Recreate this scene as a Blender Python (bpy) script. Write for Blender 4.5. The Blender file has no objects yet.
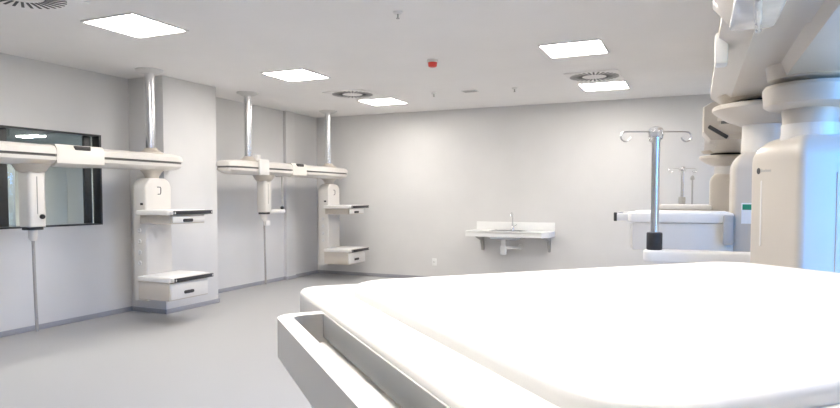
import bpy, bmesh, math, random
from mathutils import Vector, Matrix, Euler
random.seed(4)
PI = math.pi
SC = bpy.context.scene
COL = SC.collection

# ------------------------------------------------------------------ materials
def mat(name, color, rough=0.5, metal=0.0, spec=0.5, noise=None, bump=0.0, emit=None, estr=0.0, coat=0.0):
    m = bpy.data.materials.new(name); m.use_nodes = True
    nt = m.node_tree; b = nt.nodes['Principled BSDF']
    b.inputs['Base Color'].default_value = (*color, 1)
    b.inputs['Roughness'].default_value = rough
    b.inputs['Metallic'].default_value = metal
    b.inputs['Specular IOR Level'].default_value = spec
    b.inputs['Coat Weight'].default_value = coat
    if emit:
        b.inputs['Emission Color'].default_value = (*emit, 1)
        b.inputs['Emission Strength'].default_value = estr
    if noise:
        sc, amt = noise
        tc = nt.nodes.new('ShaderNodeTexCoord')
        n = nt.nodes.new('ShaderNodeTexNoise'); n.inputs['Scale'].default_value = sc; n.inputs['Detail'].default_value = 4
        nt.links.new(tc.outputs['Object'], n.inputs['Vector'])
        r = nt.nodes.new('ShaderNodeValToRGB')
        r.color_ramp.elements[0].position = 0.3; r.color_ramp.elements[1].position = 0.7
        r.color_ramp.elements[0].color = (*[c * (1 - amt) for c in color], 1)
        r.color_ramp.elements[1].color = (*[min(1, c * (1 + amt)) for c in color], 1)
        nt.links.new(n.outputs['Fac'], r.inputs['Fac'])
        nt.links.new(r.outputs['Color'], b.inputs['Base Color'])
        if bump:
            bp = nt.nodes.new('ShaderNodeBump'); bp.inputs['Strength'].default_value = bump; bp.inputs['Distance'].default_value = 0.002
            nt.links.new(n.outputs['Fac'], bp.inputs['Height'])
            nt.links.new(bp.outputs['Normal'], b.inputs['Normal'])
    return m

M = {}
M['floor'] = mat('vinyl_floor', (0.47, 0.47, 0.475), 0.55, noise=(220, 0.10), spec=0.3)
M['wall'] = mat('painted_wall', (0.73, 0.722, 0.715), 0.7, noise=(3, 0.015), spec=0.25)
M['ceiling'] = mat('painted_ceiling', (0.92, 0.90, 0.885), 0.75, noise=(2, 0.012), spec=0.2)
M['skirt'] = mat('vinyl_skirting', (0.38, 0.38, 0.41), 0.5, noise=(150, 0.08))
M['cream'] = mat('cream_enamel', (0.60, 0.545, 0.475), 0.32, noise=(6, 0.012), coat=0.15)
M['white'] = mat('white_enamel', (0.74, 0.71, 0.665), 0.33, noise=(6, 0.012), coat=0.15)
M['shelfwhite'] = mat('white_shelf_plastic', (0.80, 0.78, 0.75), 0.38, noise=(8, 0.01))
M['mat'] = mat('white_worktop', (0.93, 0.925, 0.915), 0.30, noise=(9, 0.008), spec=0.5)
M['rim'] = mat('cream_rim_plastic', (0.92, 0.90, 0.86), 0.4, noise=(9, 0.01))
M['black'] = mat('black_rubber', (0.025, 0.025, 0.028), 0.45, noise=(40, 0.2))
M['dark'] = mat('dark_slot', (0.045, 0.043, 0.042), 0.5, noise=(40, 0.15))
M['groove'] = mat('dark_grey_rail', (0.13, 0.125, 0.12), 0.45, noise=(30, 0.1))
M['steel'] = mat('polished_steel', (0.78, 0.78, 0.79), 0.22, metal=1.0, noise=(30, 0.03))
M['alu'] = mat('satin_aluminium', (0.80, 0.79, 0.78), 0.38, metal=0.85, noise=(60, 0.03))
M['frame'] = mat('dark_window_frame', (0.06, 0.063, 0.065), 0.4, noise=(30, 0.1))
M['red'] = mat('red_plastic', (0.75, 0.06, 0.04), 0.35, noise=(30, 0.05))
M['green'] = mat('green_label', (0.02, 0.30, 0.17), 0.5, noise=(30, 0.05))
M['label'] = mat('white_label', (0.86, 0.87, 0.88), 0.5, noise=(30, 0.02))
M['sink'] = mat('white_solid_surface', (0.90, 0.90, 0.89), 0.28, noise=(12, 0.01))
M['pvc'] = mat('white_pvc_pipe', (0.86, 0.86, 0.85), 0.35, noise=(20, 0.01))
M['greyplastic'] = mat('grey_plastic', (0.45, 0.44, 0.42), 0.45, noise=(20, 0.05))
M['hose'] = mat('grey_hose', (0.38, 0.36, 0.34), 0.5, noise=(60, 0.06))
M['grille'] = mat('grille_plate', (0.70, 0.69, 0.68), 0.55, noise=(20, 0.02))
M['pale'] = mat('pale_green_panel', (0.88, 0.885, 0.85), 0.5, noise=(5, 0.02))
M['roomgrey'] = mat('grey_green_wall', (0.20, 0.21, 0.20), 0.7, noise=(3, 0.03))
M['navy'] = mat('dark_teal_curtain', (0.05, 0.075, 0.08), 0.7, noise=(14, 0.15))
M['recess'] = mat('grey_recess_plastic', (0.50, 0.51, 0.50), 0.45, noise=(20, 0.02))
M['film'] = mat('clear_wrap_film', (0.82, 0.81, 0.79), 0.12, noise=(14, 0.08), bump=1.0, coat=0.6)
M['ink'] = mat('dark_print', (0.06, 0.06, 0.065), 0.5, noise=(30, 0.05))
M['led'] = mat('led_diffuser', (0.95, 0.95, 0.95), 0.5, emit=(1.0, 0.945, 0.88), estr=16.0, noise=(5, 0.005))
M['led_dim'] = mat('led_diffuser_next_room', (0.95, 0.95, 0.95), 0.5, emit=(1.0, 0.98, 0.92), estr=120.0, noise=(5, 0.005))
g = mat('window_glass', (1, 1, 1), 0.02, noise=(2, 0.001)); M['glass'] = g
nt = g.node_tree
mix = nt.nodes.new('ShaderNodeMixShader'); tr = nt.nodes.new('ShaderNodeBsdfTransparent'); gl = nt.nodes.new('ShaderNodeBsdfGlossy')
gl.inputs['Roughness'].default_value = 0.02; tr.inputs['Color'].default_value = (0.95, 0.965, 0.955, 1)
fr = nt.nodes.new('ShaderNodeFresnel'); fr.inputs['IOR'].default_value = 1.35
nt.links.new(fr.outputs[0], mix.inputs[0]); nt.links.new(tr.outputs[0], mix.inputs[1]); nt.links.new(gl.outputs[0], mix.inputs[2])
nt.links.new(mix.outputs[0], nt.nodes['Material Output'].inputs[0])

# ------------------------------------------------------------------ mesh helpers
class MB:
    """collects shapes into one mesh"""
    def __init__(s): s.bm = bmesh.new()
    def _add(s, tmp, mtx=None):
        if mtx is not None: bmesh.ops.transform(tmp, matrix=mtx, verts=tmp.verts[:])
        me = bpy.data.meshes.new('t'); tmp.to_mesh(me); tmp.free(); s.bm.from_mesh(me); bpy.data.meshes.remove(me)
    def box(s, x0, x1, y0, y1, z0, z1, bev=0.0, seg=2, mtx=None):
        t = bmesh.new(); bmesh.ops.create_cube(t, size=1)
        for v in t.verts:
            v.co = Vector(((x0 + x1) / 2 + v.co.x * (x1 - x0), (y0 + y1) / 2 + v.co.y * (y1 - y0), (z0 + z1) / 2 + v.co.z * (z1 - z0)))
        if bev: bmesh.ops.bevel(t, geom=t.edges[:], offset=bev, segments=seg, profile=0.5, affect='EDGES', clamp_overlap=True)
        s._add(t, mtx); return s
    def prism(s, pts, z0, z1, bev=0.0, seg=3, mtx=None):
        t = bmesh.new(); vs = [t.verts.new((p[0], p[1], z0)) for p in pts]
        f = t.faces.new(vs); r = bmesh.ops.extrude_face_region(t, geom=[f])
        for v in r['geom']:
            if isinstance(v, bmesh.types.BMVert): v.co.z = z1
        bmesh.ops.recalc_face_normals(t, faces=t.faces[:])
        if bev:
            ed = [e for e in t.edges if abs(e.verts[0].co.z - e.verts[1].co.z) < 1e-6]
            bmesh.ops.bevel(t, geom=ed, offset=bev, segments=seg, profile=0.5, affect='EDGES', clamp_overlap=True)
        s._add(t, mtx); return s
    def lathe(s, prof, n=32, mtx=None):
        """prof: (r, z) from bottom to top; closed with caps"""
        t = bmesh.new(); rings = []
        for r, z in prof:
            rings.append([t.verts.new((r * math.cos(2 * PI * i / n), r * math.sin(2 * PI * i / n), z)) for i in range(n)])
        for a, b in zip(rings, rings[1:]):
            for i in range(n): t.faces.new((a[i], a[(i + 1) % n], b[(i + 1) % n], b[i]))
        t.faces.new(rings[0][::-1]); t.faces.new(rings[-1])
        bmesh.ops.recalc_face_normals(t, faces=t.faces[:])
        s._add(t, mtx); return s
    def cyl(s, x, y, z0, z1, r, n=24, bev=0.0):
        pr = [(r, z0), (r, z1)] if not bev else [(r - bev, z0), (r, z0 + bev), (r, z1 - bev), (r - bev, z1)]
        return s.lathe(pr, n, Matrix.Translation((x, y, 0)))
    def tube(s, pts, r, n=10):
        t = bmesh.new(); pts = [Vector(p) for p in pts]; rings = []
        up = None
        for i, p in enumerate(pts):
            d = ((pts[min(i + 1, len(pts) - 1)] - pts[max(i - 1, 0)])).normalized()
            if up is None:
                up = Vector((0, 0, 1)) if abs(d.z) < 0.9 else Vector((1, 0, 0))
            a = d.cross(up).normalized(); b = a.cross(d).normalized(); up = b
            rr = r[i] if isinstance(r, (list, tuple)) else r
            rings.append([t.verts.new(p + a * rr * math.cos(2 * PI * k / n) + b * rr * math.sin(2 * PI * k / n)) for k in range(n)])
        for A, B in zip(rings, rings[1:]):
            for k in range(n): t.faces.new((A[k], A[(k + 1) % n], B[(k + 1) % n], B[k]))
        t.faces.new(rings[0]); t.faces.new(rings[-1][::-1])
        bmesh.ops.recalc_face_normals(t, faces=t.faces[:])
        s._add(t); return s
    def loft(s, sections):
        """sections: list of equal-length closed loops of points"""
        t = bmesh.new(); R = [[t.verts.new(p) for p in sec] for sec in sections]; n = len(R[0])
        for a, b in zip(R, R[1:]):
            for i in range(n): t.faces.new((a[i], a[(i + 1) % n], b[(i + 1) % n], b[i]))
        t.faces.new(R[0][::-1]); t.faces.new(R[-1])
        bmesh.ops.recalc_face_normals(t, faces=t.faces[:])
        s._add(t); return s
    def build(s, name, m, parent=None, ang=35):
        me = bpy.data.meshes.new(name); s.bm.to_mesh(me); s.bm.free()
        for p in me.polygons: p.use_smooth = True
        me.set_sharp_from_angle(angle=math.radians(ang))
        me.materials.append(M[m] if isinstance(m, str) else m)
        o = bpy.data.objects.new(name, me); COL.objects.link(o)
        if parent is not None: o.parent = parent
        return o

def thing(name, label, cat, loc=(0, 0, 0), rz=0.0, group=None):
    o = bpy.data.objects.new(name, None); COL.objects.link(o); o.empty_display_size = 0.1
    o.location = loc; o.rotation_euler = (0, 0, rz)
    o['label'] = label; o['category'] = cat
    if group: o['group'] = group
    return o
def structure(o, label=None, cat=None):
    o['kind'] = 'structure'
    if label: o['label'] = label
    if cat: o['category'] = cat
    return o
def dup(root, loc, label, rz=None):
    r = root.copy(); COL.objects.link(r); r.location = loc; r['label'] = label
    if rz is not None: r.rotation_euler = (0, 0, rz)
    for ch in list(root.children):
        c = ch.copy(); COL.objects.link(c); c.parent = r
        for gch in list(ch.children):
            d = gch.copy(); COL.objects.link(d); d.parent = c
    return r
def rrect(x0, x1, y0, y1, r, n=5):
    """rounded rectangle, ccw; r is one radius or four (x1y1, x0y1, x0y0, x1y0)"""
    rs = r if isinstance(r, (list, tuple)) else [r] * 4
    out = []
    for (cx, cy, a0, q) in ((x1, y1, 0, rs[0]), (x0, y1, 90, rs[1]), (x0, y0, 180, rs[2]), (x1, y0, 270, rs[3])):
        px = cx - q * (1 if cx == x1 else -1); py = cy - q * (1 if cy == y1 else -1)
        for k in range(n + 1):
            a = math.radians(a0 + 90 * k / n); out.append((px + q * math.cos(a), py + q * math.sin(a)))
    return out

# ------------------------------------------------------------------ room shell
XL, XR, YB, YF, H = -6.28, 1.55, 9.52, -2.2, 2.81
structure(MB().box(XL - 6, XR + .2, YF - .2, YB + .2, -0.1, 0).build('floor', 'floor'), 'pale grey speckled vinyl floor of the ward', 'floor')
structure(MB().box(XL - .2, XR + .2, YF - .2, YB + .2, H, H + .1).build('ceiling', 'ceiling'), 'smooth pale ceiling with recessed light panels', 'ceiling')
WY0, WY1, WZ0, WZ1 = 2.55, 5.06, 1.07, 2.10       # viewing window in the left wall
structure(MB().box(XL - .16, XL, YF, WY0, 0, H).box(XL - .16, XL, WY1, YB, 0, H).box(XL - .16, XL, WY0, WY1, 0, WZ0)
          .box(XL - .16, XL, WY0, WY1, WZ1, H).build('wall_left', 'wall'), 'long pale grey wall behind the left pendants', 'wall')
structure(MB().box(XL - .16, XR + .16, YB, YB + .16, 0, H).build('wall_back', 'wall'), 'plain pale grey far wall carrying the sink', 'wall')
structure(MB().box(XL - .16, XR + .16, YF - .16, YF, 0, H).build('wall_front', 'wall'))
RZ0, RZ1 = 0.7, 2.5
RWIN = [(1.2, 3.2), (8.9, 9.3)]
wr = MB(); yy = YF
for ya, yb in RWIN:
    wr.box(XR, XR + .16, yy, ya, 0, H).box(XR, XR + .16, ya, yb, 0, RZ0).box(XR, XR + .16, ya, yb, RZ1, H); yy = yb
structure(wr.box(XR, XR + .16, yy, YB, 0, H).build('wall_right', 'wall'), 'window wall behind the right hand pendants', 'wall')
PX, PY0, PY1 = -5.72, 5.45, 6.33
structure(MB().box(XL, PX, PY0, PY1, 0, H, bev=.006).build('pillar', 'wall'), 'broad square pillar jutting from the left wall', 'pillar')
structure(MB().box(XL, XL + .06, 8.52, 8.76, 0, H, bev=.004).build('trim_1', 'wall'), 'shallow pilaster strip on the left wall near the corner', 'trim')
sk, st = 0.055, 0.012
structure(MB().box(XL, XL + st, YF, PY0, 0, sk, .003).box(XL, XL + st, PY1, 8.52, 0, sk, .003).box(XL, XL + .06 + st, 8.52 - st, 8.76 + st, 0, sk, .003)
          .box(XL, XL + st, 8.76, YB, 0, sk, .003).build('baseboard_left', 'skirt'), 'dark grey skirting along the left wall', 'skirting')
structure(MB().box(XL, XR, YB - st, YB, 0, sk, .003).build('baseboard_back', 'skirt'), 'dark grey skirting along the far wall', 'skirting')
structure(MB().box(XL, PX + st, PY0 - st, PY0, 0, sk, .003).box(PX, PX + st, PY0 - st, PY1 + st, 0, sk, .003).box(XL, PX + st, PY1, PY1 + st, 0, sk, .003)
          .build('baseboard_pillar', 'skirt'), 'dark grey skirting around the pillar', 'skirting')

# viewing window in the left wall
w = structure(thing('window_1', 'dark framed viewing window in the left wall', 'window', (XL - .08, (WY0 + WY1) / 2, WZ0)))
hw, hh = (WY1 - WY0) / 2, WZ1 - WZ0
f = MB(); b = .028
f.box(-.03, .09, -hw, -hw + b, 0, hh, .004).box(-.03, .09, hw - b, hw, 0, hh, .004).box(-.03, .09, -hw, hw, 0, b * .6, .004).box(-.03, .09, -hw, hw, hh - b * .7, hh, .004)
f.build('window_frame', 'frame', w)
MB().box(-.02, .02, hw - .165, hw - .085, .02, hh - .02, .004).build('mullion', 'frame', w)
MB().box(-.02, .02, 3.83 - 3.805 + .06, 3.83 - 3.805 + .2, .02, hh - .02, .004).build('mullion', 'frame', w)
MB().box(-.004, .004, -hw + .02, hw - .02, .02, hh - .02).build('pane', 'glass', w)

# the room beyond the viewing window
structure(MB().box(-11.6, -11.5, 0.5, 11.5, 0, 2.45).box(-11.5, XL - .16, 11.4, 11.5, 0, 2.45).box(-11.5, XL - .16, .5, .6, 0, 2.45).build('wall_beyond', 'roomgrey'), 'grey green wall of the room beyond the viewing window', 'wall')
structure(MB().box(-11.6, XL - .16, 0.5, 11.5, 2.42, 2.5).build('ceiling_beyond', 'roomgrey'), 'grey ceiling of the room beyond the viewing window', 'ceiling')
pp = thing('storage_cabinet', 'pale green tall cabinet seen through the viewing window', 'cabinet', (-8.0, 5.70, 0))
MB().box(-.25, .25, -.37, .37, .06, 1.86, .008).build('carcass', 'pale', pp)
MB().box(.25, .268, -.355, -.004, .1, 1.82, .004).build('door', 'pale', pp)
MB().box(.25, .268, -.001, .355, .1, 1.82, .004).build('door', 'pale', pp)
MB().box(-.23, .23, -.35, .35, 0, .06).build('plinth', 'skirt', pp)
cu = MB()
for i in range(9):
    cu.lathe([(.05, .03), (.055, 1.2), (.05, 2.2)], 12, Matrix.Translation((-8.3 + .03 * (i % 2), 4.42 + .085 * i, 0)))
c_ = cu.build('curtain', 'navy'); c_['label'] = 'dark curtain hanging beyond the left end of the viewing window'; c_['category'] = 'curtain'
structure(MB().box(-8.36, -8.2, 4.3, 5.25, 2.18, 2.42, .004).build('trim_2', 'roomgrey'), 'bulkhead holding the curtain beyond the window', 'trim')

# right-hand windows (daylight)
for i, (ya, yb) in enumerate(RWIN):
    ym = (ya + yb) / 2; hw = (yb - ya) / 2; rh = RZ1 - RZ0
    w = structure(thing('window_%d' % (i + 2), ['dark framed daylight window in the right wall beside the large cream column', 'dark framed daylight window in the right wall near the far corner'][i], 'window', (XR + .08, ym, RZ0)))
    f = MB()
    f.box(-.06, .06, -hw, hw, 0, .05, .004).box(-.06, .06, -hw, hw, rh - .05, rh, .004).box(-.06, .06, -hw, -hw + .05, 0, rh, .004).box(-.06, .06, hw - .05, hw, 0, rh, .004)
    f.build('window_frame', 'frame', w)
    nm = 3 if i == 0 else 1
    for k in range(1, nm):
        y = -hw + k * 2 * hw / nm
        MB().box(-.04, .04, y - .03, y + .03, .05, rh - .05, .004).build('mullion', 'frame', w)
    MB().box(-.004, .004, -hw + .02, hw - .02, .02, rh - .02).build('pane', 'glass', w)

# ------------------------------------------------------------------ ceiling fittings
def ceiling_light(loc, label):
    t = thing('ceiling_light', label, 'ceiling light', loc, 0, 'recessed square light panels')
    f = MB(); a, b = .29, .272
    f.box(-a, a, -a, -b, -.012, 0, .002).box(-a, a, b, a, -.012, 0, .002).box(-a, -b, -b, b, -.012, 0, .002).box(b, a, -b, b, -.012, 0, .002)
    f.build('frame', 'ceiling', t)
    MB().prism(rrect(-b, b, -b, b, .035), -.008, 0).build('diffuser', 'led', t)
    return t
LP = [(-4.26, 3.79, 'lit square ceiling panel at upper left, nearest the pole over the viewing window'),
      (-4.28, 6.07, 'lit square ceiling panel between the two left pendant beams'),
      (-4.29, 8.28, 'lit square ceiling panel at the far left, beside a round swirl grille near the corner'),
      (-1.09, 6.08, 'lit square ceiling panel at right, larger and nearer of the right pair'),
      (-1.10, 8.26, 'lit square ceiling panel at right, tucked against the far swirl grille'),
      (-1.09, 3.80, 'lit square ceiling panel out of view above the near shelf'),
      (-0.50, 0.50, 'added lit ceiling panel out of view straight above the near shelf, brightening its top'),  # extra unseen panel, added to push the near shelf top to white
      (-1.09, 1.90, 'lit square ceiling panel out of view near the camera')]
l0 = ceiling_light((LP[0][0], LP[0][1], H), LP[0][2])
for x, y, lb in LP[1:]: dup(l0, (x, y, H), lb)

def air_diffuser(loc, label):
    t = thing('air_diffuser', label, 'ceiling vent', loc, 0, 'round swirl air grilles')
    MB().box(-.30, .30, -.30, .30, -.010, 0, .003).build('plate', 'ceiling', t)
    s = MB(); n = 30
    for k in range(n):
        a = 2 * PI * k / n
        s.box(.14, .28, -.0095, .0095, -.0125, -.009, mtx=Matrix.Rotation(a, 4, 'Z') @ Matrix.Rotation(.22, 4, 'Z'))
    s.build('swirl_slots', 'dark', t)
    MB().lathe([(.09, -.018), (.125, -.013), (.125, -.008)], 28).build('hub_cap', 'ceiling', t)
    return t
d0 = air_diffuser((-4.36, 2.90, H), 'square ceiling grille with dark swirl slots at the top left edge')
dup(d0, (-4.36, 7.50, H), 'swirl ceiling grille beside the far left light panel')
dup(d0, (-1.12, 7.55, H), 'swirl ceiling grille against the right far light panel')

def sprinkler(loc, label):
    t = thing('sprinkler', label, 'sprinkler', loc, 0, 'small ceiling sprinklers')
    MB().lathe([(.018, -.018), (.034, -.012), (.038, 0)], 20).build('escutcheon', 'alu', t)
    MB().lathe([(.014, -.052), (.014, -.048), (.006, -.046), (.008, -.016)], 12).build('sprinkler_head', 'greyplastic', t)
    return t
s0 = sprinkler((-2.114, 4.33, H), 'small ceiling sprinkler nearest the camera, above the red alarm')
dup(s0, (-3.30, 7.88, H), 'small ceiling sprinkler under the red alarm toward the far wall')
dup(s0, (-2.19, 7.95, H), 'small ceiling sprinkler right of the flat vent')
t = thing('fire_alarm', 'small red and white alarm sounder on the ceiling', 'alarm', (-2.52, 5.98, H))
MB().lathe([(.052, -.03), (.058, -.022), (.058, 0)], 24).build('base', 'white', t)
MB().lathe([(.03, -.075), (.044, -.068), (.05, -.03)], 24).build('beacon', 'red', t)
t = thing('ceiling_vent', 'small rectangular flush vent in the ceiling near the far wall', 'vent', (-2.80, 7.94, H))
MB().box(-.10, .10, -.07, .07, -.008, 0, .002).build('frame', 'grille', t)
v = MB()
for k in range(6): v.box(-.085, .085, -.055 + k * .02, -.047 + k * .02, -.010, -.007)
v.build('slats', 'greyplastic', t)

# ------------------------------------------------------------------ pendant beams
def beam_loft(mb, prof_in, y0, y1, taper, xin=.62, zmid=None, n_end=5):
    """prof_in: closed loop of (x, z); ends rounded over length taper"""
    secs = []
    def sec(y, k):
        return [(x * k, y, z if zmid is None else zmid + (z - zmid) * (k if k > .0 else 0)) for x, z in prof_in]
    for i in range(n_end + 1):
        a = PI / 2 * i / n_end; k = xin + (1 - xin) * math.sin(a); secs.append(sec(y0 + taper * (1 - math.cos(a)), k))
    for i in range(n_end + 1):
        a = PI / 2 * (1 - i / n_end); k = xin + (1 - xin) * math.sin(a); secs.append(sec(y1 - taper * (1 - math.cos(a)), k))
    mb.loft(secs)

def left_beam(loc, y0, y1, poles, clamp, label):
    """slim pendant beam, local z = 0 at its underside"""
    t = thing('pendant_beam', label, 'pendant beam', loc, 0, 'pendant beams on the left')
    lo = [(-.17, .078), (-.165, .045), (-.12, .008), (-.08, 0), (.08, 0), (.12, .008), (.165, .045), (.17, .078)]
    hi = [(-.17, .102), (-.165, .15), (-.14, .178), (-.08, .19), (.08, .19), (.14, .178), (.165, .15), (.17, .102)]
    gr = [(-.155, .076), (-.155, .104), (.155, .104), (.155, .076)]
    m = MB(); beam_loft(m, lo, y0, y1, .28, .45, .078); m.build('lower_cover', 'white', t)
    m = MB(); beam_loft(m, hi, y0, y1, .20, .55, .102); m.build('upper_cover', 'white', t)
    m = MB(); beam_loft(m, gr, y0 + .01, y1 - .01, .22, .5); m.build('rail_groove', 'groove', t)
    for y in poles:
        MB().lathe([(.14, .17), (.135, .195), (.10, .215), (.072, .235), (.066, .25)], 32, Matrix.Translation((0, y, 0))).build('pole_collar', 'cream', t)
        p = MB().cyl(0, y, .23, H - loc[2], .054, 28).build('support_pole', 'steel', t)
        MB().lathe([(.062, H - loc[2] - .045), (.09, H - loc[2] - .04), (.15, H - loc[2] - .008), (.15, H - loc[2])], 32, Matrix.Translation((0, y, 0))).build('ceiling_flange', 'grille', p)
    ya, yb = clamp
    c = MB()
    pr = [(-.178, .02), (-.178, .155), (-.15, .197), (.15, .197), (.178, .155), (.178, .02), (.135, -.006), (-.135, -.006)]
    c.loft([[(x * .96, ya, z) for x, z in pr], [(x, ya + .03, z) for x, z in pr], [(x, yb - .03, z) for x, z in pr], [(x * .96, yb, z) for x, z in pr]])
    c = c.build('clamp_sleeve', 'white', t)
    ym = ya + (yb - ya) * .52
    MB().box(.140, .186, ym - .085, ym + .085, .150, .192, .010).build('release_handle', 'dark', c)
    return t
ZB = 1.69
BX = -5.62
B1 = left_beam((BX, 4.0, ZB), -2.1, 1.54, (-1.27, 1.17), (-.08, .43), 'long white pendant beam crossing in front of the viewing window')
B2 = left_beam((BX, 8.0, ZB), -1.68, 1.30, (-1.16, .86), (-.38, -.02), 'white pendant beam with two poles beyond the pillar')
# small accessory block riding on the far beam
t = thing('rail_accessory', 'small bright white block clipped on the far left beam beside its pole', 'accessory', (BX, 6.93, ZB + .19))
MB().box(-.195, .195, -.10, .10, 0, .02, .005).box(.172, .205, -.10, .10, -.19, .02, .006).build('clip_block', 'shelfwhite', t)
MB().box(.05, .12, -.05, .03, .02, .085, .008).build('cable_plug', 'shelfwhite', t)

# ------------------------------------------------------------------ supply columns with shelves
def arch(w, z0, z1, r, n=7):
    """front outline of a column (y, z) with rounded shoulders"""
    out = [(-w / 2, z0), (w / 2, z0)]
    for k in range(n + 1):
        a = PI / 2 * k / n; out.append((w / 2 - r + r * math.cos(a), z1 - r + r * math.sin(a)))
    for k in range(n + 1):
        a = PI / 2 * (1 + k / n); out.append((-w / 2 + r + r * math.cos(a), z1 - r + r * math.sin(a)))
    return out
def column_body(t, w, d, z0, z1, r, m='white', bev=.02):
    c = MB(); pr = arch(w, z0, z1, r)
    mtx = Matrix(((0, 0, 1, 0), (1, 0, 0, 0), (0, 1, 0, 0), (0, 0, 0, 1)))      # (y,z,x) -> (x,y,z)
    c.prism(pr, -d / 2, d / 2, bev, 3, mtx)
    return c.build('column_body', m, t)
def shelf_unit(t, z, x0, xf, w, drawer_h, drawer_w, handle_mat='black', loop=.06, slab=.05, drawer_x=.94, case='cream'):
    s = MB()
    s.prism(rrect(x0, xf, -w / 2, w / 2, [.03, .01, .01, .03]), z - slab, z, .010, 3)
    s = s.build('shelf', 'shelfwhite', t)
    MB().prism(rrect(x0 + .03, xf - .03, -w / 2 + .03, w / 2 - .03, .03), z - .006, z + .006, .003, 2).build('worktop', 'mat', s)
    # loop handle along the front edge
    h = MB(); q = w / 2 - .015
    h.box(xf - .01, xf + loop, -q, -q + .03, z - slab + .008, z - .006, .006).box(xf - .01, xf + loop, q - .03, q, z - slab + .008, z - .006, .006)
    h.build('handle_bracket', 'shelfwhite', s)
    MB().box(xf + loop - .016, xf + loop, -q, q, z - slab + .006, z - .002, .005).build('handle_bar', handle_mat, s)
    dz = z - slab
    d = MB().box(x0, x0 + (xf - x0) * drawer_x, -drawer_w / 2, drawer_w / 2, dz - drawer_h, dz, .006).build('drawer_case', case, t)
    xd = x0 + (xf - x0) * drawer_x
    MB().box(xd - .004, xd + .016, -drawer_w / 2 + .015, drawer_w / 2 - .015, dz - drawer_h + .012, dz - .012, .005).build('drawer_front', 'shelfwhite', d)
    MB().prism(rrect(-.07, .07, -.018, .018, .016), 0, .012, .003, 2,
               Matrix.Translation((xd + .014, -.02, dz - drawer_h * .62)) @ Matrix(((0, 0, 1, 0), (1, 0, 0, 0), (0, 1, 0, 0), (0, 0, 0, 1)))).build('drawer_pull', 'dark', d)
    return s
def outlets(t, x, y, zs, side):
    for z in zs:
        MB().lathe([(.026, 0), (.026, .006), (.015, .010), (.012, .006)], 18, Matrix.Translation((x, y, z)) @ Matrix.Rotation(PI / 2 * side, 4, 'X')).build('gas_outlet', 'grille', t)

def left_column(loc, rz, label):
    t = thing('supply_column', label, 'supply column', loc, rz, 'supply columns on the left')
    w, d = .37, .20
    MB().lathe([(.075, 1.54), (.075, 1.62), (.10, 1.66), (.13, ZB + .004)], 28).build('neck', 'cream', t)
    column_body(t, w, d, .24, 1.60, .12)
    # printed mark on the head
    mk = MB(); pts = [(.1015, -.02, 1.50), (.1015, .02, 1.50), (.1015, .028, 1.485), (.1015, .028, 1.44), (.1015, .02, 1.42), (.1015, -.015, 1.42)]
    mk.tube(pts, .005, 6).build('printed_mark', 'ink', t)
    MB().box(.02, .06, -w / 2 - .004, -w / 2 + .004, 1.30, 1.325, .002).build('side_socket', 'dark', t)
    outlets(t, 0, -w / 2, (1.02, .9, .78, .66), 1)
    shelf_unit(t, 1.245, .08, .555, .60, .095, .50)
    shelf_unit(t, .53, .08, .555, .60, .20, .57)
    return t
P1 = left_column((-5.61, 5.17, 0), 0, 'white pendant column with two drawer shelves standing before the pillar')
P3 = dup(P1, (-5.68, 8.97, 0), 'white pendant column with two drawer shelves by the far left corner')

# hanging hose units under the left beams
def hose_unit(loc, w, zt, zb, label):
    t = thing('service_head', label, 'service head', loc, 0, 'hanging service heads on the left')
    MB().lathe([(w * .45, zt - .05), (w * .7, zt - .03), (w * .9, zt + .02), (w * .98, ZB + .004)], 28).build('dish', 'cream', t)
    MB().prism(rrect(-w * .5, w * .5, -w * .5, w * .5, w * .22), zb, zt - .03, .012, 3).build('housing', 'white', t)
    MB().box(w * .5 - .004, w * .5 + .004, -.012, -.004, zb + .12, zt - .08, .002).build('seam', 'greyplastic', t)
    MB().prism(rrect(-w * .38, w * .38, -w * .45, w * .45, w * .2), zb - .028, zb + .002, .006, 2).build('foot_plate', 'black', t)
    MB().lathe([(.026, zb - .13), (.04, zb - .10), (.04, zb - .02)], 20).build('hose_socket', 'white', t)
    MB().tube([(0, 0, zb - .12), (.002, .002, zb - .4), (.004, .006, zb - .7), (.006, .012, .14)], .014, 10).build('hose', 'hose', t)
    return t
u1 = hose_unit((-5.60, 3.775, 0), .17, 1.66, 1.115, 'white service head with a dark knob hanging before the viewing window')
MB().lathe([(.022, 0), (.022, .02), (.016, .03)], 20, Matrix.Translation((.083, .03, 1.21)) @ Matrix.Rotation(PI / 2, 4, 'Y')).build('knob', 'black', u1)
MB().cyl(-.02, .13, 1.10, 1.70, .008, 10).build('drop_rod', 'greyplastic', u1)
u2 = hose_unit((-5.60, 7.14, 0), .16, 1.65, 1.17, 'slim white service head with a side arm hanging past the pillar')
MB().box(-.03, .03, .05, .46, 1.15, 1.205, .01).build('side_arm', 'shelfwhite', u2)
MB().cyl(0, .42, 1.20, 1.70, .008, 10).build('drop_rod', 'greyplastic', u2)
MB().lathe([(.02, 1.20), (.026, 1.215), (.026, 1.24), (.012, 1.25)], 18, Matrix.Translation((0, .42, 0))).build('rod_knob', 'black', u2)
MB().box(.0, .05, -.02, .075, .98, 1.05, .006).build('hose_tag', 'shelfwhite', u2)

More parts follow.
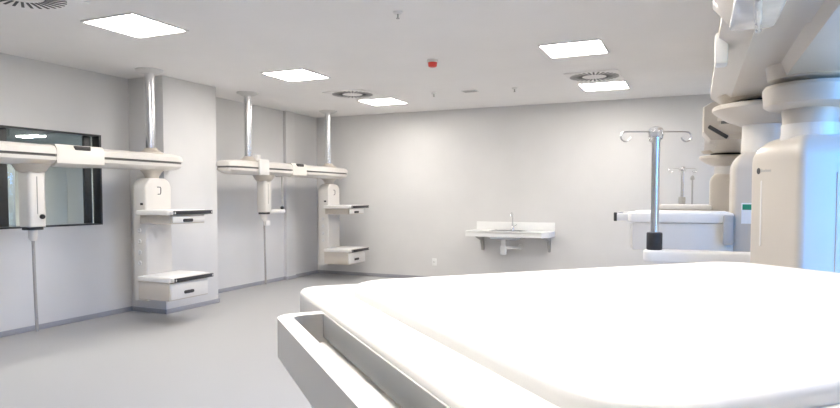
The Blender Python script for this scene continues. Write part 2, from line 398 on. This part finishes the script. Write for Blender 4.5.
# ------------------------------------------------------------------ right-hand beams
RX = 0.375
RB = 1.975
def right_beam(loc, y0, y1, poles, clamps, label):
    t = thing('pendant_beam', label, 'pendant beam', loc, 0, 'pendant beams on the right')
    lo = [(-.30, .12), (-.30, .075), (-.20, 0), (.20, 0), (.30, .075), (.30, .12)]
    hi = [(-.30, .145), (-.29, .22), (-.24, .26), (.24, .26), (.29, .22), (.30, .145)]
    gr = [(-.285, .118), (-.285, .148), (.285, .148), (.285, .118)]
    m = MB(); beam_loft(m, lo, y0, y1, .30, .5, .12); m.build('lower_cover', 'cream', t)
    m = MB(); beam_loft(m, hi, y0, y1, .26, .55, .145); m.build('upper_cover', 'cream', t)
    m = MB(); beam_loft(m, gr, y0 + .01, y1 - .01, .28, .5); m.build('rail_groove', 'groove', t)
    for y in poles:
        MB().lathe([(.16, .25), (.15, .275), (.075, .31), (.066, .33)], 32, Matrix.Translation((0, y, 0))).build('pole_collar', 'cream', t)
        p = MB().cyl(0, y, .31, H - loc[2], .054, 28).build('support_pole', 'steel', t)
        MB().lathe([(.062, H - loc[2] - .045), (.15, H - loc[2] - .008), (.15, H - loc[2])], 32, Matrix.Translation((0, y, 0))).build('ceiling_flange', 'grille', p)
    for (ya, yb, film) in clamps:
        pr = [(-.335, .06), (-.335, .27), (-.27, .31), (.27, .31), (.335, .27), (.335, .06), (.275, -.012), (-.275, -.012)]
        c = MB(); c.loft([[(x * .97, ya, z) for x, z in pr], [(x, ya + .025, z) for x, z in pr], [(x, yb - .025, z) for x, z in pr], [(x * .97, yb, z) for x, z in pr]])
        c = c.build('clamp_sleeve', 'cream', t)
        if film:
            MB().prism(rrect(-.285, -.15, ya + .06, yb - .03, .03), -.024, -.008, .006, 3).build('wrapped_handle', 'film', c)
            MB().tube([(-.225, ya + .1, -.022), (-.225, ya + .12, -.040), (-.20, yb - .09, -.040), (-.20, yb - .07, -.022)], .011, 10).build('grip', 'film', c)
        else:
            dr = Matrix.Translation((-.215, ya - .006, .055)) @ Matrix.Rotation(math.radians(34), 4, 'Y')
            MB().box(-.09, .09, -.014, .014, -.016, .016, .008, mtx=dr).build('release_handle', 'dark', c)
    return t
R1 = right_beam((RX, 2.6, RB), -2.2, 2.25, (-1.4, 1.1), [(-.70, -.22, True)], 'big cream pendant beam overhead at the upper right')
kl = [(-.06, .07), (-.058, .02), (-.04, -.03), (-.03, -.058), (.17, -.058), (.23, -.03), (.258, .02), (.26, .07)]
m = MB(); beam_loft(m, kl, -1.2, .85, .10, .7, .07); m.build('keel_cover', 'cream', R1, 60)
MB().box(-.315, -.265, .26, .36, -.03, .10, .012).build('side_latch', 'shelfwhite', R1)
R2 = right_beam((RX, 7.2, RB - .085), -1.35, 1.5, (-.7, .6), [(-1.32, -.88, False)], 'farther cream pendant beam behind the near one at right')

ROUND = [(.10, 1.60), (.115, 1.65), (.115, 1.79), (.165, 1.80), (.19, 1.81), (.195, 1.90), (.185, 1.918), (.12, 1.92), (.115, 1.935), (.20, 1.94), (.29, 1.972)]
def right_head(t, neck, disc, hub):
    MB().lathe(neck, 40).build('neck', 'white', t)
    MB().lathe(disc, 48).build('swivel_disc', 'cream', t)
    MB().lathe(hub, 48).build('swivel_hub', 'cream', t)
    r = disc[-1][0] * .6
    MB().cyl(0, 0, disc[-1][1] - .004, hub[0][1] + .004, r, 32).build('bearing', 'dark', t)

def dome_body(t, w, d, z0, z1, r, m):
    secs = [rrect(-d / 2, d / 2, -w / 2, w / 2, .03, 4)]
    out = [[(x, y, z0) for x, y in secs[0]]]
    for k in range(9):
        a = PI / 2 * k / 8; e = r * (1 - math.cos(a))
        out.append([(x, y, z1 - r + r * math.sin(a)) for x, y in rrect(-d / 2 + e * .9, d / 2 - e * .9, -w / 2 + e, w / 2 - e, .03, 4)])
    return MB().loft(out).build('column_body', m, t, 50)
def right_column(loc, rz, w, d, label, big, dz=0.0):
    t = thing('supply_column', label, 'supply column', loc, rz, 'supply columns on the right')
    if big:
        right_head(t, [(.125, 1.58), (.112, 1.68), (.112, 1.716)], [(.105, 1.712), (.113, 1.78), (.165, 1.785), (.185, 1.80), (.19, 1.872), (.18, 1.887)],
                   [(.15, 1.90), (.17, 1.912), (.18, 1.98)])
    else:
        right_head(t, [(.13, 1.58), (.125, 1.83 + dz)], [(.14, 1.82 + dz), (.17, 1.835 + dz), (.21, 1.85 + dz), (.275, 1.895 + dz), (.29, 1.91 + dz), (.29, 1.93 + dz), (.28, 1.938 + dz)],
                   [(.19, 1.962 + dz), (.24, 1.97 + dz), (.27, 1.995 + dz)])
    dome_body(t, w, d, .38, 1.665, .11, 'cream')
    return t
AROT = 204
# A: nearest column in view, turned toward the room
A = right_column((.455, 3.22, 0), math.radians(AROT), .39, .32, 'large cream pendant column at the right edge with a small dark logo', True)
MB().lathe([(.0145, 0), (.0145, .0015)], 20, Matrix.Translation((.1605, -.115, 1.515)) @ Matrix.Rotation(PI / 2, 4, 'Y')).build('logo_mark', 'ink', A)
lg = MB(); yy = -.095
for k, wd in enumerate((.011, .009, .010, .004, .010, .009, .011)):
    lg.box(.160, .1612, yy, yy + wd * .8, 1.509, 1.518 + (.004 if k in (0, 3) else 0)); yy += wd + .0025
lg.build('logo_lettering', 'greyplastic', A)
MB().prism(rrect(-.006, .006, 1.17, 1.47, .006), .158, .1625, .001, 1, Matrix(((0, 0, 1, 0), (1, 0, 0, -.09), (0, 1, 0, 0), (0, 0, 0, 1)))).build('front_seam', 'shelfwhite', A)
MB().prism(rrect(-.006, .006, .5, 1.5, .005), -.001, .003, .001, 1, Matrix(((1, 0, 0, .0), (0, 0, 1, .195), (0, 1, 0, 0), (0, 0, 0, 1)))).build('side_channel', 'cream', A)
# flat arm carrying the drip pole
t = thing('pole_arm', 'flat white arm beside the large cream column, carrying the near drip pole', 'support arm', (.30, 3.395, 1.066))
MB().prism(rrect(-.545, .06, -.065, .065, [.01, .05, .05, .01], 6), 0, .058, .012, 3).build('arm_plate', 'shelfwhite', t)
MB().cyl(.03, 0, -.04, .056, .055, 24, .004).build('hinge', 'cream', t)

# B: second column with a shelf
Bc = right_column((.37, 4.22, 0), math.radians(180), .36, .36, 'second cream pendant column, with a green and white sticker, behind the large one', False)
shelf_unit(Bc, 1.30, .17, .755, .46, .17, .42, 'shelfwhite', loop=.08, slab=.06, drawer_x=.95, case='white')
MB().box(.817, .8365, .205, .2175, 1.245, 1.299, .004).build('handle_end_cap', 'dark', Bc)
MB().box(.17, .225, .13, .25, 1.12, 1.29, .008).build('shelf_bracket', 'greyplastic', Bc)
lbm = MB().box(.03, .13, .179, .182, 1.24, 1.36).build('sticker', 'label', Bc)
MB().box(.035, .125, .181, .1828, 1.32, 1.352).build('sticker_heading', 'green', lbm)
# C: far column
Cc = right_column((.31, 8.0, 0), math.radians(180), .36, .34, 'farthest cream pendant column on the right, with a tray and thin drip pole', False, -.075)
shelf_unit(Cc, 1.295, .15, .72, .56, .10, .5, 'shelfwhite', loop=.05, slab=.05)

# Z: the pendant whose shelf fills the foreground
nrm = Vector((-.69, -.72)).normalized()
Mf = Vector((-.196, .458)); XF = 1.0
O = Mf + nrm * .055 - nrm * XF
Z = right_column((O.x, O.y, 0), math.atan2(nrm.y, nrm.x), .30, .2, 'cream pendant column holding the big white shelf in the foreground', True)
x0, xf, hwid = .335, XF - .006, .308
MB().box(.08, .36, -.11, .11, 1.17, 1.255, .015).build('shelf_arm', 'cream', Z)
s = MB(); s.prism(rrect(x0 - .05, xf, -hwid, hwid, [.03, .04, .04, .03], 6), 1.252, 1.288, .007, 3)
s.prism(rrect(x0 - .04, xf - .012, -hwid + .012, hwid - .012, .04, 6), 1.215, 1.253, .004, 2)
s = s.build('shelf', 'rim', Z)
MB().box(xf - .004, xf + .0015, -.158, .158, 1.257, 1.281, .001).build('front_recess', 'recess', s)
MB().box(xf - .02, xf + .006, -.20, .20, 1.236, 1.2525, .003).build('front_lip', 'rim', s)
MB().prism(rrect(x0 - .01, xf - .045, -.252, .238, .055, 6), 1.275, 1.3, .006, 3).build('worktop', 'mat', s)
h = MB(); q = .17; lp = .048; zt, zb = 1.281, 1.243; th = .015
outer = rrect(xf - .03, xf + lp, -q, q, [.022, .0001, .0001, .022], 6)
inner = rrect(xf - .03, xf + lp - th, -q + th, q - th, [.012, .0001, .0001, .012], 6)
t_ = bmesh.new()
o1 = [t_.verts.new((*p, zb)) for p in outer]; o2 = [t_.verts.new((*p, zt)) for p in outer]
i1 = [t_.verts.new((*p, zb)) for p in inner]; i2 = [t_.verts.new((*p, zt)) for p in inner]
n = len(outer)
for k in range(n):
    j = (k + 1) % n
    t_.faces.new((o1[k], o1[j], o2[j], o2[k])); t_.faces.new((i2[k], i2[j], i1[j], i1[k]))
    t_.faces.new((o2[k], o2[j], i2[j], i2[k])); t_.faces.new((i1[k], i1[j], o1[j], o1[k]))
bmesh.ops.recalc_face_normals(t_, faces=t_.faces[:])
h._add(t_); hd = h.build('loop_handle', 'shelfwhite', s)
bv = hd.modifiers.new('soft', 'BEVEL'); bv.width = .003; bv.segments = 2
dcase = MB().box(x0, xf - .03, -.25, .25, 1.09, 1.217, .006).build('drawer_case', 'cream', Z)
MB().box(xf - .034, xf - .018, -.14, .22, 1.10, 1.20, .004).build('drawer_front', 'shelfwhite', dcase)

# ------------------------------------------------------------------ drip poles
def drip_pole(loc, h, r, span, label, knob='black', rz=0.0):
    t = thing('iv_pole', label, 'drip pole', loc, rz, 'drip poles on the right')
    MB().prism([(.040 * math.cos(a), .040 * math.sin(a)) for a in [2 * PI * k / 10 for k in range(10)]], 0, .09, .006, 2).build('clamp_knob', knob, t)
    MB().cyl(0, 0, .06, h, r, 24).build('pole', 'steel', t)
    if span:
        MB().lathe([(r, h - .025), (r * 1.6, h - .02), (r * 1.9, h), (r * 1.5, h + .022), (r * .6, h + .03)], 24).build('hook_hub', 'steel', t)
        for sgn, yo in ((1, 0), (-1, 0)):
            c = span - .025; pts = [(sgn * r, 0, h + .004), (sgn * (c - .01), 0, h + .004)]
            for k in range(1, 12):
                a = PI / 2 - k * math.radians(24); pts.append((sgn * (c + .025 * math.cos(a)), 0, h - .021 + .025 * math.sin(a)))
            MB().tube(pts, .0042, 8).build('hook', 'steel', t)
        for sgn in (1, -1):
            pts = [(0, sgn * r, h + .004), (0, sgn * .07, h + .004)]
            for k in range(1, 11):
                a = PI / 2 - k * math.radians(24); pts.append((0, sgn * (.07 + .022 * math.cos(a)), h - .018 + .022 * math.sin(a)))
            MB().tube(pts, .0042, 8).build('hook', 'steel', t)
    return t
drip_pole((-.193, 3.395, 1.124), .60, .0205, .18, 'polished drip pole with two curled hooks standing on the near flat arm', 'black', math.radians(24))
drip_pole((-.155, 8.0, 1.302), .42, .019, .165, 'smaller distant drip pole with hooks standing on the farthest tray', 'greyplastic', math.radians(24))
tp = thing('thin_rod', 'thin short rod beside the distant drip pole on the farthest tray', 'rod', (-.045, 8.12, 1.302))
MB().cyl(0, 0, 0, .30, .010, 12).build('rod', 'greyplastic', tp)
MB().lathe([(.02, .29), (.026, .305), (.02, .33), (.008, .345)], 14).build('rod_tip', 'greyplastic', tp)

# ------------------------------------------------------------------ sink on the far wall
t = thing('wall_sink', 'white wall mounted scrub sink with gooseneck tap on the far wall', 'sink', (-2.62, YB, 0))
z = .865; xa, xb = -.63, .65
ctr = MB()
pts = [(xa, 0), (xa, -.50), (xb - .10, -.50), (xb, -.40), (xb, 0)]
# top made of strips around the bowl, on one outline
bx0, bx1, by0, by1 = -.25, .22, -.42, -.13
ctr.prism([(xa, 0), (xa, -.50), (bx0, -.50), (bx0, 0)], z - .03, z)
ctr.prism([(bx1, 0), (bx1, -.50), (xb - .10, -.50), (xb, -.40), (xb, 0)], z - .03, z)
ctr.box(bx0, bx1, -.50, by0, z - .03, z).box(bx0, bx1, by1, 0, z - .03, z)
ctr.build('counter', 'sink', t)
ap = MB(); ap.prism([(xa, -.50), (xb - .10, -.50), (xb, -.40), (xb, -.385), (xb - .105, -.485), (xa, -.485)], z - .085, z - .02)
ap.box(xa, xa + .015, -.49, 0, z - .085, z - .02).box(xb - .015, xb, -.40, 0, z - .085, z - .02).build('apron', 'sink', t)
MB().box(xa + .02, xb, -.022, 0, z, z + .125, .006).build('backsplash', 'sink', t)
bw = MB()
bw.box(bx0 - .01, bx0, by0, by1, z - .115, z - .004).box(bx1, bx1 + .01, by0, by1, z - .115, z - .004).box(bx0, bx1, by0 - .01, by0, z - .115, z - .004).box(bx0, bx1, by1, by1 + .01, z - .115, z - .004).box(bx0, bx1, by0, by1, z - .125, z - .115)
bw.build('bowl', 'steel', t)
rimr = MB(); rimr.box(bx0 - .02, bx1 + .02, by0 - .02, by0 + .004, z - .002, z + .006).box(bx0 - .02, bx1 + .02, by1 - .004, by1 + .02, z - .002, z + .006).box(bx0 - .02, bx0 + .004, by0, by1, z - .002, z + .006).box(bx1 - .004, bx1 + .02, by0, by1, z - .002, z + .006)
rimr.build('bowl_rim', 'steel', t)
tp = MB().lathe([(.026, z), (.026, z + .02), (.015, z + .04), (.014, z + .10)], 20, Matrix.Translation((0, -.075, 0))).build('tap_base', 'steel', t)
gp = [(0, -.075, z + .08), (0, -.075, z + .22)]
for k in range(1, 10):
    a = PI - k * math.radians(20); gp.append((0, -.075 - .055 - .055 * math.cos(a), z + .22 + .055 * math.sin(a)))
MB().tube(gp, .010, 12).build('spout', 'steel', tp)
MB().tube([(0, -.075, z + .05), (.05, -.085, z + .075), (.075, -.09, z + .09)], .007, 10).build('lever', 'steel', tp)
for x in (-.50, .57):
    MB().prism([(0, -.0), (-.40, 0), (-.40, -.06), (-.12, -.14), (-.05, -.30), (0, -.30)], -.018, .018, .003, 1,
               Matrix(((0, 0, 1, x), (1, 0, 0, 0), (0, 1, 0, z - .03), (0, 0, 0, 1)))).build('bracket', 'greyplastic', t)
MB().cyl(-.09, -.27, .62, z - .12, .032, 20).build('drain_pipe', 'pvc', t)
tr_ = MB().lathe([(.03, .49), (.048, .50), (.05, .60), (.042, .63)], 24, Matrix.Translation((-.09, -.27, 0))).build('bottle_trap', 'pvc', t)
MB().tube([(-.05, -.27, .60), (.04, -.25, .605), (.10, -.18, .60), (.11, -.08, .60), (.11, 0, .60)], .022, 14).build('outlet_pipe', 'pvc', tr_)
MB().lathe([(.042, 0), (.042, .01), (.03, .018)], 18, Matrix.Translation((.11, 0, .60)) @ Matrix.Rotation(PI / 2, 4, 'X')).build('wall_flange', 'pvc', tr_)

t = thing('wall_socket', 'small white socket plate low on the far wall left of the sink', 'socket', (-3.975, YB, .30))
MB().box(-.04, .04, -.010, 0, -.06, .06, .004).build('plate', 'sink', t)
sl = MB()
for dx in (-.012, .012): sl.box(dx - .004, dx + .004, -.0115, -.009, -.012, .012)
sl.build('socket_holes', 'greyplastic', t)

# next-room light
t = thing('ceiling_light', 'lit panel in the ceiling beyond the viewing window', 'ceiling light', (-10.4, 7.02, 2.42))
MB().prism(rrect(-.24, .24, -.10, .10, .02), -.01, 0).build('diffuser', 'led_dim', t)
t2 = dup(t, (-7.6, 3.0, 2.42), 'second lit panel in the room beyond the viewing window')

# ------------------------------------------------------------------ daylight
wd = bpy.data.worlds.new('sky'); SC.world = wd; wd.use_nodes = True
nt = wd.node_tree; bg = nt.nodes['Background']
tc = nt.nodes.new('ShaderNodeTexCoord'); sp = nt.nodes.new('ShaderNodeSeparateXYZ'); rp = nt.nodes.new('ShaderNodeValToRGB')
nt.links.new(tc.outputs['Generated'], sp.inputs[0]); mr = nt.nodes.new('ShaderNodeMapRange'); mr.inputs['From Min'].default_value = -1; mr.inputs['From Max'].default_value = 1
nt.links.new(sp.outputs['Z'], mr.inputs['Value']); nt.links.new(mr.outputs[0], rp.inputs[0]); nt.links.new(rp.outputs[0], bg.inputs[0])
e = rp.color_ramp.elements                       # pale sunlit ground below, blue sky above
e[0].position = 0.0; e[0].color = (.16, .20, .22, 1)
e[1].position = 1.0; e[1].color = (.03, .24, .9, 1)
k = e.new(.485); k.color = (.16, .20, .22, 1)
k = e.new(.515); k.color = (.06, .36, 1.0, 1)
bg.inputs[1].default_value = 8.5

# ------------------------------------------------------------------ camera
cd = bpy.data.cameras.new('camera'); cam = bpy.data.objects.new('camera', cd); COL.objects.link(cam)
cam.location = (0, 0, 1.4); cam.rotation_euler = (math.radians(90 - 2.4), 0, math.radians(24))
cd.sensor_width = 36; cd.lens = 620 / 840 * 36; cd.shift_y = 18 / 840; cd.clip_start = .02; cd.clip_end = 100
SC.camera = cam
SC.view_settings.view_transform = 'Standard'; SC.view_settings.look = 'None'; SC.view_settings.gamma = 1; SC.view_settings.use_curve_mapping = False
SC.view_settings.exposure = 1.17
